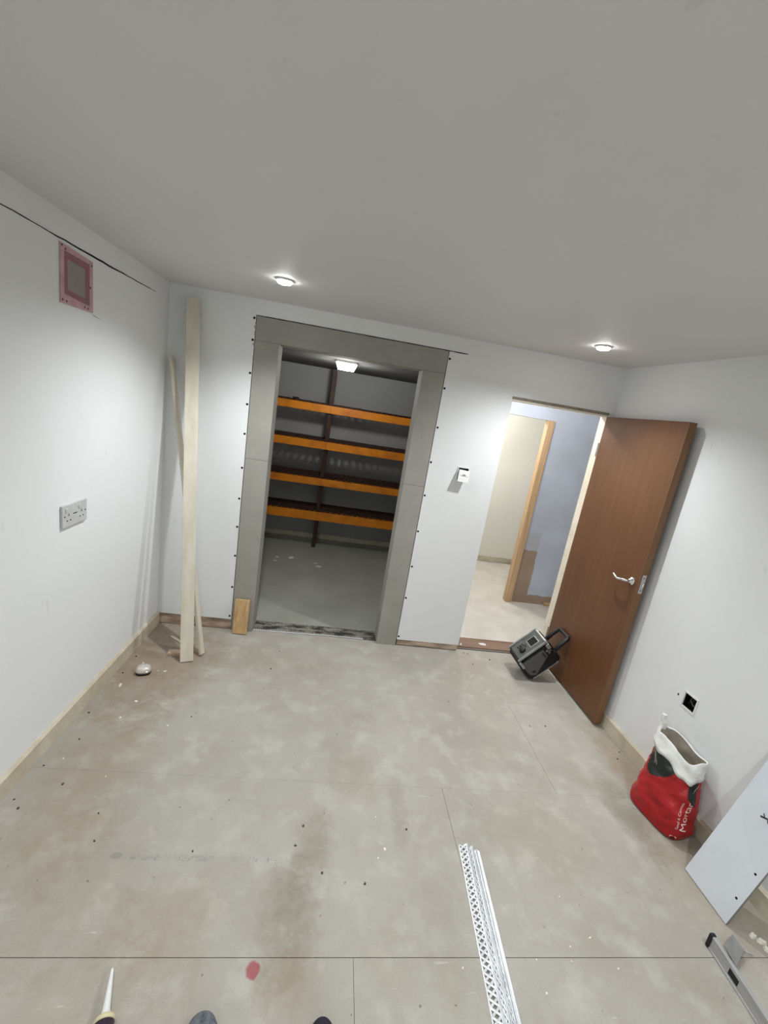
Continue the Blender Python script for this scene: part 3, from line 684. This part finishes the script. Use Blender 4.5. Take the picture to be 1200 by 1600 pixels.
# ------------------------------------------------------------------ red mortar bag
bag = thing('mortar_bag', 'part-used red mortar bag with rolled-down white top by the right wall', 'bag', (1.89, 1.63, 0))
E1 = Vector((.20, -.98, 0)).normalized(); E2 = Vector((.98, .20, 0)).normalized()
KEY = [(0.0, 1.882, 1.622, .118, .078, 3.4), (.012, 1.882, 1.622, .134, .090, 3.6), (.06, 1.884, 1.624, .140, .094, 3.2), (.13, 1.890, 1.628, .134, .091, 2.9),
       (.20, 1.899, 1.638, .128, .085, 2.7), (.27, 1.910, 1.652, .122, .074, 2.5), (.33, 1.917, 1.664, .118, .063, 2.4), (.40, 1.924, 1.674, .116, .054, 2.3), (.46, 1.928, 1.680, .116, .050, 2.3)]
def key(v):
    for a, b_ in zip(KEY, KEY[1:]):
        if v <= b_[0]:
            t = max(0, (v-a[0])/(b_[0]-a[0])); t = t*t*(3-2*t)
            return [a[i]*(1-t)+b_[i]*t for i in range(1, 6)]
    return list(KEY[-1][1:])
def bagp(th, v, off=0.0):
    cx, cy, a, b_, e = key(v)
    c, s = math.cos(th), math.sin(th)
    cr = .008*math.sin(3*th+v*31)*math.sin(v*23+th)+.005*abs(math.sin(5*th-v*48))*math.sin(v*37+2*th)+0
    cr *= min(1, v/.05)
    r = 1+(cr+off)/max(a*abs(c)+b_*abs(s), .02)
    p = Vector((cx-.007, cy, 0))+E1*(a*r*math.copysign(abs(c)**(2/e), c))+E2*(b_*r*math.copysign(abs(s)**(2/e), s))
    p.z = v
    return p
def rim(th):       # height of the rolled edge: a peak at the far (left) end
    d = (th-PI+PI) % (2*PI)-PI    # 0 at far end (E1 negative)
    return .385+.050*math.exp(-((((th-PI+PI) % (2*PI))-PI)/.28)**2)+.012*math.sin(3*th+1)+.010*math.cos(th+.5)*-1
NU, NV = 176, 70
M_red = mat('bag_red', rgb(168, 24, 30), rgb(146, 17, 23), 8, .34, bump=.4, bscale=30)
M_green = mat('bag_dark_green', rgb(30, 38, 32), rgb(18, 22, 20), 12, .4, bump=.2, bscale=30)
M_bagwhite = mat('bag_white', rgb(226, 226, 222), rgb(206, 206, 202), 9, .5, bump=.25, bscale=24)
M_bagin = mat('bag_inside', rgb(170, 162, 148), rgb(150, 142, 128), 9, .85, bump=.2)
bm = B(); rings = []
for i in range(NV+1):
    f = (i/NV)
    rings.append([bm.verts.new(bagp(2*PI*j/NU, f*(rim(2*PI*j/NU)-.012))) for j in range(NU)])
for i in range(NV):
    for j in range(NU):
        fc = bm.faces.new([rings[i][j], rings[i][(j+1) % NU], rings[i+1][(j+1) % NU], rings[i+1][j]])
        th = 2*PI*(j+.5)/NU; v = (i+.5)/NV*(rim(th)-.012)
        deg = math.degrees(th) % 360
        x = (deg-248)/38.0
        dark = v > .205+.085*x*x and abs(x) < 1.5
        x2 = (deg-352)/30.0
        dark2 = -.75 < x2 < 1.8 and v > .195-.045*x2
        fc.material_index = 1 if (dark or dark2) else 0
bm.faces.new(rings[0][::-1])
body = finish('bag_body', bm, [M_red, M_green], bag, True)
# inside of the mouth
bm = B(); rings = []
for i in range(9):
    f = i/8
    rings.append([bm.verts.new(bagp(2*PI*j/NU, rim(2*PI*j/NU)-f*.12, -.006-.004*f)) for j in range(NU)])
for i in range(8):
    for j in range(NU): bm.faces.new([rings[i][j], rings[i][(j+1) % NU], rings[i+1][(j+1) % NU], rings[i+1][j]])
bm.faces.new(rings[-1]); finish('mouth_lining', bm, M_bagin, bag, True)
# rolled-down white cuff
def hem(th):
    deg = math.degrees(th) % 360
    return .074+.010*math.sin(2*th+.6)+.014*math.exp(-((deg-312)/24.0)**2)-.030*math.exp(-((deg-215)/28.0)**2)+.006*math.sin(9*th)
bm = B(); rings = []
prof = [(0.0, -.005, .0), (.0, .0, .006), (.0, .004, .004), (.15, .009, 0), (.35, .008, 0), (.55, .013, 0), (.8, .012, 0), (1.0, .015, 0), (1.0, .010, 0)]
for f, off, dz in prof:
    rings.append([])
    for j in range(NU):
        th = 2*PI*j/NU; v = rim(th)-f*hem(th)
        w = .0035*math.sin(11*th+f*9)*f+.003*math.sin(5*th-7*f)
        p = bagp(th, v, off+w); p.z += dz; rings[-1].append(bm.verts.new(p))
for a, b_ in zip(rings, rings[1:]):
    for j in range(NU): bm.faces.new([a[j], a[(j+1) % NU], b_[(j+1) % NU], b_[j]])
finish('rolled_cuff', bm, M_bagwhite, bag, True)
# twisted peak at the far end
p0 = bagp(PI, rim(PI)-.006, .002)
bm = B(); tube(bm, [p0+Vector((0, 0, -.03)), p0+Vector((.0, -.002, .005)), p0+Vector((-.004, .006, .022)), p0+Vector((-.003, .008, .043))], [.018, .015, .013, .012], 8)
finish('twisted_peak', bm, M_bagwhite, bag)
# printed lettering mapped onto the bag
def bag_text(txt, size, fn, name, m):
    cu = bpy.data.curves.new(name, 'FONT'); cu.body = txt; cu.size = size; cu.extrude = 0.0; cu.resolution_u = 3; cu.offset = 0.0
    to = bpy.data.objects.new(name, cu); COL.objects.link(to)
    bpy.context.view_layer.update()
    dg = bpy.context.evaluated_depsgraph_get(); me = bpy.data.meshes.new_from_object(to.evaluated_get(dg))
    bm = B(); bm.from_mesh(me); bpy.data.objects.remove(to); bpy.data.meshes.remove(me)
    bmesh.ops.subdivide_edges(bm, edges=[e for e in bm.edges if e.calc_length() > size*.25], cuts=2)
    for v in bm.verts: v.co = fn(v.co.x, v.co.y)
    return finish(name, bm, m, bag)
M_print = mat('print_white', rgb(236, 216, 208), rgb(226, 200, 194), 20, .5)
M_printd = mat('print_pink', rgb(216, 132, 128), rgb(206, 120, 118), 20, .5)
T0 = math.radians(318)
upw = lambda th0, v0: (lambda x, y: bagp(th0-y/.115, v0+x, .0022))
dnw = lambda th0, v0: (lambda x, y: bagp(th0+y/.115, v0-x, .0022))
bag_text('Mortar', .048, upw(math.radians(350), .074), 'print_word', M_print)
bag_text('Sand & Cement', .020, upw(math.radians(328), .075), 'print_line', M_print)
bag_text('Mortar', .045, dnw(math.radians(196), .245), 'print_word', M_print)
bag_text('Sand & Cement', .019, dnw(math.radians(216), .255), 'print_line', M_printd)
bm = B()
for q in range(5):
    th = math.radians(206-q*5)
    pa_, pb_ = [], []
    for i in range(9):
        v = .15-i*.011; pa_.append(bm.verts.new(bagp(th, v, .002))); pb_.append(bm.verts.new(bagp(th-.02, v, .002)))
    for i in range(8): bm.faces.new([pa_[i], pa_[i+1], pb_[i+1], pb_[i]])
finish('small_print', bm, M_printd, bag)['kind'] = 'stuff'
# pale leaf strokes on the dark emblem
def stroke(pts, w):
    bm = B(); L, R_ = [], []
    for i, (d, v) in enumerate(pts):
        ww = w*math.sin(PI*(i+.6)/(len(pts)+.2))
        L.append(bm.verts.new(bagp(math.radians(d-ww), v, .0022))); R_.append(bm.verts.new(bagp(math.radians(d+ww), v, .0022)))
    for i in range(len(pts)-1): bm.faces.new([L[i], L[i+1], R_[i+1], R_[i]])
    return finish('emblem_stroke', bm, mat('stroke_pale', rgb(150, 156, 128), rgb(190, 192, 176), 30, .5), bag)
stroke([(222, .325), (228, .315), (234, .30), (240, .285), (244, .268), (246, .255)], 1.6)
stroke([(230, .318), (237, .305), (244, .290), (250, .272), (253, .256)], 1.5)
stroke([(214, .315), (218, .305), (221, .295), (224, .284)], 1.3)
stroke([(350, .245), (353, .262), (357, .275), (361, .284)], 1.6)
bm = B(); vs = []
for th, v in ((318, .008), (340, .008), (340, .030), (318, .030)): vs.append(bagp(math.radians(th), v, .002))
prism(bm, vs, (-.0004, -.0004, 0)); lb = finish('code_label', bm, M_print, bag)
bm = B(); vs = [bagp(math.radians(th), v, .0032) for th, v in ((322, .008), (336, .008), (336, .024), (322, .024))]
prism(bm, vs, (-.0004, -.0004, 0)); finish('label_field', bm, M_black, lb)

# ------------------------------------------------------------------ plasterboard sheet leaning on the right wall
ps = thing('plasterboard_sheet', 'white plasterboard offcut leaning on the right wall past the red bag', 'plasterboard', (1.81, 1.25, 0))
SL = .29
PS = lambda y, h, t: Vector((1.7995+SL*h/math.sqrt(1+SL*SL)-t/math.sqrt(1+SL*SL), y, h/math.sqrt(1+SL*SL)+t*SL/math.sqrt(1+SL*SL)+.0038))
M_pb = mat('plasterboard_face', rgb(206, 210, 216), rgb(198, 202, 208), 6, .7)
M_pbe = mat('plasterboard_edge', rgb(140, 138, 134), rgb(120, 118, 112), 20, .9)
bm = B(); box(bm, 1.141, 1.357, 0, .735, -.0125, 0, lambda y, h, t: PS(y, h, t), .0008)
o = finish('sheet', bm, [M_pb, M_pbe], ps)
for p in o.data.polygons:
    if abs(p.normal.y) > .8 or p.normal.z < -.8: p.material_index = 1
def ps_at(x, y, z): return PS(y, (z-.0038)*math.sqrt(1+SL*SL), 0)
for (y, z) in ((1.165, .238), (1.165, .111)):
    c = ps_at(0, y, z); bm = B(); lathe(bm, [(0, -.001), (.0055, -.001), (.0045, .001), (0, .001)], c, (-1, 0, SL), 9); finish('screw', bm, M_screw, ps)
for (y0, z0), (y1, z1) in (((1.262, .420), (1.238, .431)), ((1.259, .437), (1.247, .426)), ((1.238, .431), (1.229, .418))):
    bm = B(); obox(bm, ps_at(0, y0, z0)+Vector((-.0006, 0, .0002)), ps_at(0, y1, z1)+Vector((-.0006, 0, .0002)), (0, .5, 1), .006, .0016); finish('pen_mark', bm, M_black, ps)

# ------------------------------------------------------------------ aluminium level at the bottom right
lvd = Vector((-.048, -1, 0)).normalized(); lvn = Vector((1, -.048, 0)).normalized(); L0 = Vector((1.645, 1.066, 0))
LV = lambda s, t, z: L0+lvd*s+lvn*t+Vector((0, 0, z))
le = thing('spirit_level', 'grey aluminium spirit level with black end cap on floor at the bottom right', 'spirit level', (1.645, 1.066, 0))
bm = B()
# box section with rails and rounded hand slots cut through (built as solid blocks between slots)
segs = [(0, .085), (.125, .33), (.37, .56)]
for a, b_ in segs: box(bm, a, b_, .005, .015, .010, .050, LV)
for a, b_ in ((.085, .125), (.33, .37)):
    box(bm, a, b_, .005, .015, .010, .016, LV); box(bm, a, b_, .005, .015, .044, .050, LV)
finish('web', bm, M_alu, le)
for z0, z1 in ((0.001, .010), (.050, .060)):
    bm = B(); box(bm, 0, .56, .003, .017, z0, z1, LV, .001); finish('rail', bm, M_alu, le)
for a, b_ in ((.085, .125), (.33, .37)):
    bm = B(); box(bm, a, b_, .007, .013, .016, .044, LV, .001); finish('hand_slot', bm, M_black, le)
bm = B(); box(bm, -.012, .003, 0, .020, 0, .063, LV, .005); finish('end_cap', bm, M_black, le)
sc_ = thing('scraper', 'small grey steel scraper blade behind the spirit level', 'scraper', (1.74, 1.05, 0))
bm = B(); prism(bm, [(1.712, 1.062, .018), (1.776, 1.094, .024), (1.775, 1.043, .022), (1.704, 1.000, .010)], (.0, .0, .0025)); finish('blade', bm, mat('dull_steel', rgb(138, 136, 136), rgb(124, 122, 122), 14, .5, .3), sc_)
bm = B(); prism(bm, [(1.776, 1.094, .0), (1.779, 1.094, .0), (1.779, 1.043, .0), (1.775, 1.043, .0)], (0, 0, .026)); finish('blade_edge', bm, M_alu, sc_)
bm = B(); tube(bm, [(1.776, 1.060, .012), (1.80, 1.045, .010), (1.82, 1.040, .006)], .0028, 6); finish('tang', bm, M_alu, sc_)

# ------------------------------------------------------------------ bundle of angle beads on the floor
d_ = Vector((.7345-.775, .868-1.424, 0)).normalized(); n_ = Vector((-d_.y, d_.x, 0))
if n_.x < 0: n_ = -n_
def bead(name, start, L, off, h0, wing, label, spread, solid=.0018):
    s0 = Vector((.752, 1.432, 0)); t = thing(name, label, 'angle bead', s0+n_*off, None)
    P_ = lambda s, w, z: s0+d_*(start+s)+n_*(off+w+spread*s)+Vector((0, 0, z))
    cell = .022; n = int(L/cell)
    for side, w0, w1, z0, z1 in (('perforated_wing', 0.0, wing, h0+.001, h0+.013), ('solid_wing', wing+.0006, wing+solid, h0+.013, h0+.004 if solid > .005 else h0+.002)):
        bm = B()
        def strip(sa, wa, sb, wb, tk):
            za = z0+(z1-z0)*(wa-w0)/(w1-w0); zb = z0+(z1-z0)*(wb-w0)/(w1-w0)
            A, Bq = P_(sa, wa, za), P_(sb, wb, zb); dd = (Bq-A).normalized(); nn = Vector((-dd.y, dd.x, 0)).normalized()*tk/2
            v = [bm.verts.new(q) for q in (A-nn, A+nn, Bq+nn, Bq-nn)]; bm.faces.new(v)
            u = [bm.verts.new(Vector(q.co)+Vector((0, 0, -.0006))) for q in v]; bm.faces.new(u[::-1])
            for i in range(4): bm.faces.new([v[i], u[i], u[(i+1) % 4], v[(i+1) % 4]])
        if side == 'perforated_wing':
            strip(0, w0+.002, L, w0+.002, .004); strip(0, w1-.003, L, w1-.003, .006)
            for k in range(n):
                a = k*cell; mid = (w0+w1)/2
                strip(a, w0+.003, a+cell*.5, mid, .0072); strip(a+cell*.5, mid, a+cell, w0+.003, .0072)
                strip(a, w1-.004, a+cell*.5, mid, .0072); strip(a+cell*.5, mid, a+cell, w1-.004, .0072)
        else:
            for q in range(3):
                w = w0+(w1-w0)*(q+.5)/3; strip(0, w, L, w, (w1-w0)/3*.82)
        finish(side, bm, M_steel, t)
    bm = B(); tube(bm, [P_(0, wing, h0+.0145), P_(L, wing, h0+.0145)], .0022, 6); finish('nose', bm, M_steel, t)
bead('angle_bead', 0.0, 1.25, 0.0, 0.0, .036, 'perforated steel angle bead on the left of the bundle on the floor', .0)
bead('angle_bead', 0.012, 1.24, .0385, .005, .017, 'perforated steel angle bead in the middle of the bundle on the floor', .004)
bead('angle_bead', 0.030, 1.23, .0575, .010, .012, 'bright-nosed steel angle bead on the right of the bundle on the floor', .010, .015)

# ------------------------------------------------------------------ things at the bottom edge of the picture
st_ = thing('sealant_cartridge', 'sealant cartridge with long white nozzle lying on floor, left foreground', 'sealant', (-.43, .80, 0))
ax = Vector((.036, -.12, .002)).normalized(); n0 = Vector((-.4655, .992, .030))
bm = B(); lathe(bm, [(.0022, 0), (.004, .004), (.0105, .100), (.013, .108), (.014, .112)], n0, ax, 18); finish('nozzle', bm, M_white, st_, True)
bm = B(); lathe(bm, [(.014, .111), (.024, .116), (.0285, .122), (.0285, .128), (.026, .130)], n0, ax, 22); finish('collar', bm, mat('cream_plastic', rgb(214, 206, 176), rgb(196, 186, 150), 12, .5), st_, True)
bm = B(); lathe(bm, [(.0, .129), (.0265, .130), (.0265, .30), (.0, .30)], n0, ax, 24); finish('tube', bm, mat('dark_purple', rgb(58, 42, 66), rgb(44, 34, 50), 14, .4), st_, True)

M_shoe = mat('grey_mottled', rgb(104, 108, 114), rgb(66, 70, 78), 60, .7, bump=.4, bscale=80)
M_shoed = mat('navy_black', rgb(26, 25, 38), rgb(18, 18, 26), 20, .6)
def shoe(cx, toe, width, m, label):
    t = thing('shoe', label, 'shoe', (cx, toe-.14, 0))
    def outline(y):                                     # half width along the shoe, y from toe 0 to heel .28
        u = y/.28
        return width*max(.03, math.sqrt(max(0, 1-(1-min(1, u/.20))**2)))*(1-.22*math.sin(PI*max(0, u-.35)/.65)*(u < 1))*(1 if u < .9 else math.sqrt(max(.05, 1-((u-.9)/.1)**2)))
    def loft(bm, zprof):
        N = 30; rows = []
        for i in range(N+1):
            y = .28*(i/N)**1.9; row = []
            for (k, z) in zprof(y): row.append(Vector((cx+k*outline(y), toe-y, z)))
            rows.append([bm.verts.new(q) for q in row])
        for a, b_ in zip(rows, rows[1:]):
            for j in range(len(a)): bm.faces.new([a[j], b_[j], b_[(j+1) % len(a)], a[(j+1) % len(a)]])
        bm.faces.new(rows[0]); bm.faces.new(rows[-1][::-1])
    bm = B(); loft(bm, lambda y: [(-1.04, 0.001), (1.04, 0.001), (1.06, .022), (-1.06, .022)]); finish('sole', bm, M_black, t)
    def upz(y):
        u = y/.28; h = .028+.030*math.sin(min(1, u/.25)*PI/2)+(.05*min(1, max(0, (u-.25)/.45)))
        return [(-1, .021), (-1.0, .03), (-.86, .03+(h-.03)*.6), (-.45, .03+(h-.03)*.93), (0, h), (.45, .03+(h-.03)*.93), (.86, .03+(h-.03)*.6), (1.0, .03), (1, .021)]
    bm = B(); loft(bm, upz); finish('upper', bm, m, t, True)
shoe(-.163, .895, .045, M_shoe, 'grey mottled rounded shoe toe at the bottom edge, left of centre')
shoe(.178, .878, .040, M_shoed, 'dark navy shoe toe just showing at the bottom edge, near centre')

# ------------------------------------------------------------------ litter
random.seed(11)
M_chipw = mat('chip_white', rgb(232, 228, 218), rgb(214, 208, 194), 40, .8)
M_chipd = mat('crumb_dark', rgb(92, 78, 64), rgb(58, 48, 40), 40, .9)
def chip(x, y, r, flat, name, m, label, cat, group, z=0.0, elong=1.0):
    bm = B(); n = 7; a0 = random.random()*6.3; ang = random.random()*PI
    lo_, hi_ = [], []
    for j in range(n):
        t_ = a0+2*PI*j/n; q = r*random.uniform(.65, 1.15); px, py = q*elong*math.cos(t_), q/elong*math.sin(t_)
        px, py = px*math.cos(ang)-py*math.sin(ang), px*math.sin(ang)+py*math.cos(ang)
        lo_.append(bm.verts.new((x+px, y+py, z))); hi_.append(bm.verts.new((x+px*.7, y+py*.7, z+flat*random.uniform(.7, 1.2))))
    bm.faces.new(lo_[::-1]); bm.faces.new(hi_)
    for j in range(n): bm.faces.new([lo_[j], lo_[(j+1) % n], hi_[(j+1) % n], hi_[j]])
    tag(finish(name, bm, m), label, cat, group)
def where(x, y):
    if y > 2.70: return 'by the hall threshold'
    if x < -.6 and y > 2.4: return 'near the tape measure and leaning boards'
    if x < -.6 and y > 1.9: return 'along the far part of the left skirting'
    if x < -.6: return 'along the near part of the left skirting'
    if x > 1.3 and y > 1.8: return 'near the open brown door'
    if x > .6: return 'right of the metal bead bundle' if y < 1.4 else 'in front of the hall doorway'
    return 'in the middle of the floor' if y < 2.0 else 'in front of the grey store opening'
Wp = [(-1.067, 2.313, 2.2, 2.4), (-.922, 2.185, 1.8, 1.8), (-.946, 2.056, 1.2, 1.4), (-1.034, 2.535, 1.2, 1.6), (-.877, 2.47, 1.7, 2.0), (-.919, 2.47, .8, 1), (-.692, 2.019, 1.1, 1.3), (-.834, 1.688, .8, 1),
      (-1.063, 1.776, .9, 1), (.419, 1.403, 1.5, 1.2), (.388, 1.363, .9, 1.2), (.391, 1.547, .7, 1), (1.125, 1.232, .8, 1.2), (1.081, 1.066, .8, 1), (.931, 1.027, .7, 1), (1.063, 1.023, .7, 1.2), (1.177, 1.094, .9, 1.7),
      (.926, .938, .9, 1.7), (.653, 1.006, .7, 1), (1.232, 1.003, .7, 1), (1.066, 2.716, .9, 1), (1.182, 2.693, .9, 1), (1.404, 2.56, 1.0, 1)]
for x, y, s, e_ in Wp: chip(x, y, .0055*s, .004, 'plaster_chip', M_chipw, 'small white plaster chip lying '+where(x, y), 'chip', 'white plaster chips '+where(x, y), 0.0, math.sqrt(e_))
Kp = [(-.596, 2.096), (-1.059, 1.894), (-1.112, 2.076), (-1.118, 1.731), (-1.125, 1.559), (-.987, 1.642), (-1.105, 2.6), (-1.105, 2.423), (-1.085, 1.521), (-.731, 1.399), (-.774, 1.513), (-.353, 1.371), (.043, 1.407),
      (.159, 1.302), (.069, 1.492), (.527, 1.495), (.328, 1.266), (-.217, 2.797), (-.246, 2.586), (1.216, 3.005), (1.25, 2.995), (1.415, 2.94), (1.251, 2.855), (1.434, 2.213), (1.543, 2.223), (1.94, 2.042), (1.891, 1.987)]
for x, y in Kp: chip(x, y, .0055*random.uniform(.7, 1.3), .004, 'dirt_crumb', M_chipd, 'small dark crumb of dirt '+where(x, y), 'crumb', 'dark crumbs '+where(x, y), 0.0, 1.15)
for x, y, s in ((-.508, 4.654, 3.2), (-.355, 4.685, 5.0), (-.511, 4.531, 2.4), (-.032, 4.509, 4.2), (-.073, 4.594, 2.6)):
    chip(x, y, .0075*s, .003, 'paint_flake', M_chipw, 'pale flake lying on the grey store room floor', 'flake', 'pale flakes on the store floor', 0.0, 1.3)
for x, y, s, lab in ((1.885, 1.103, 2.2, 'crumpled white plaster lump, left of three beside the level by the wall'), (1.905, 1.085, 2.6, 'crumpled white plaster lump, middle of three beside the level by the wall'), (1.90, 1.060, 1.8, 'crumpled white plaster lump, nearest of three beside the level by the wall')):
    chip(x, y, .006*s, .012, 'plaster_lump', M_chipw, lab, 'plaster lump', None, 0.0, 1.2)
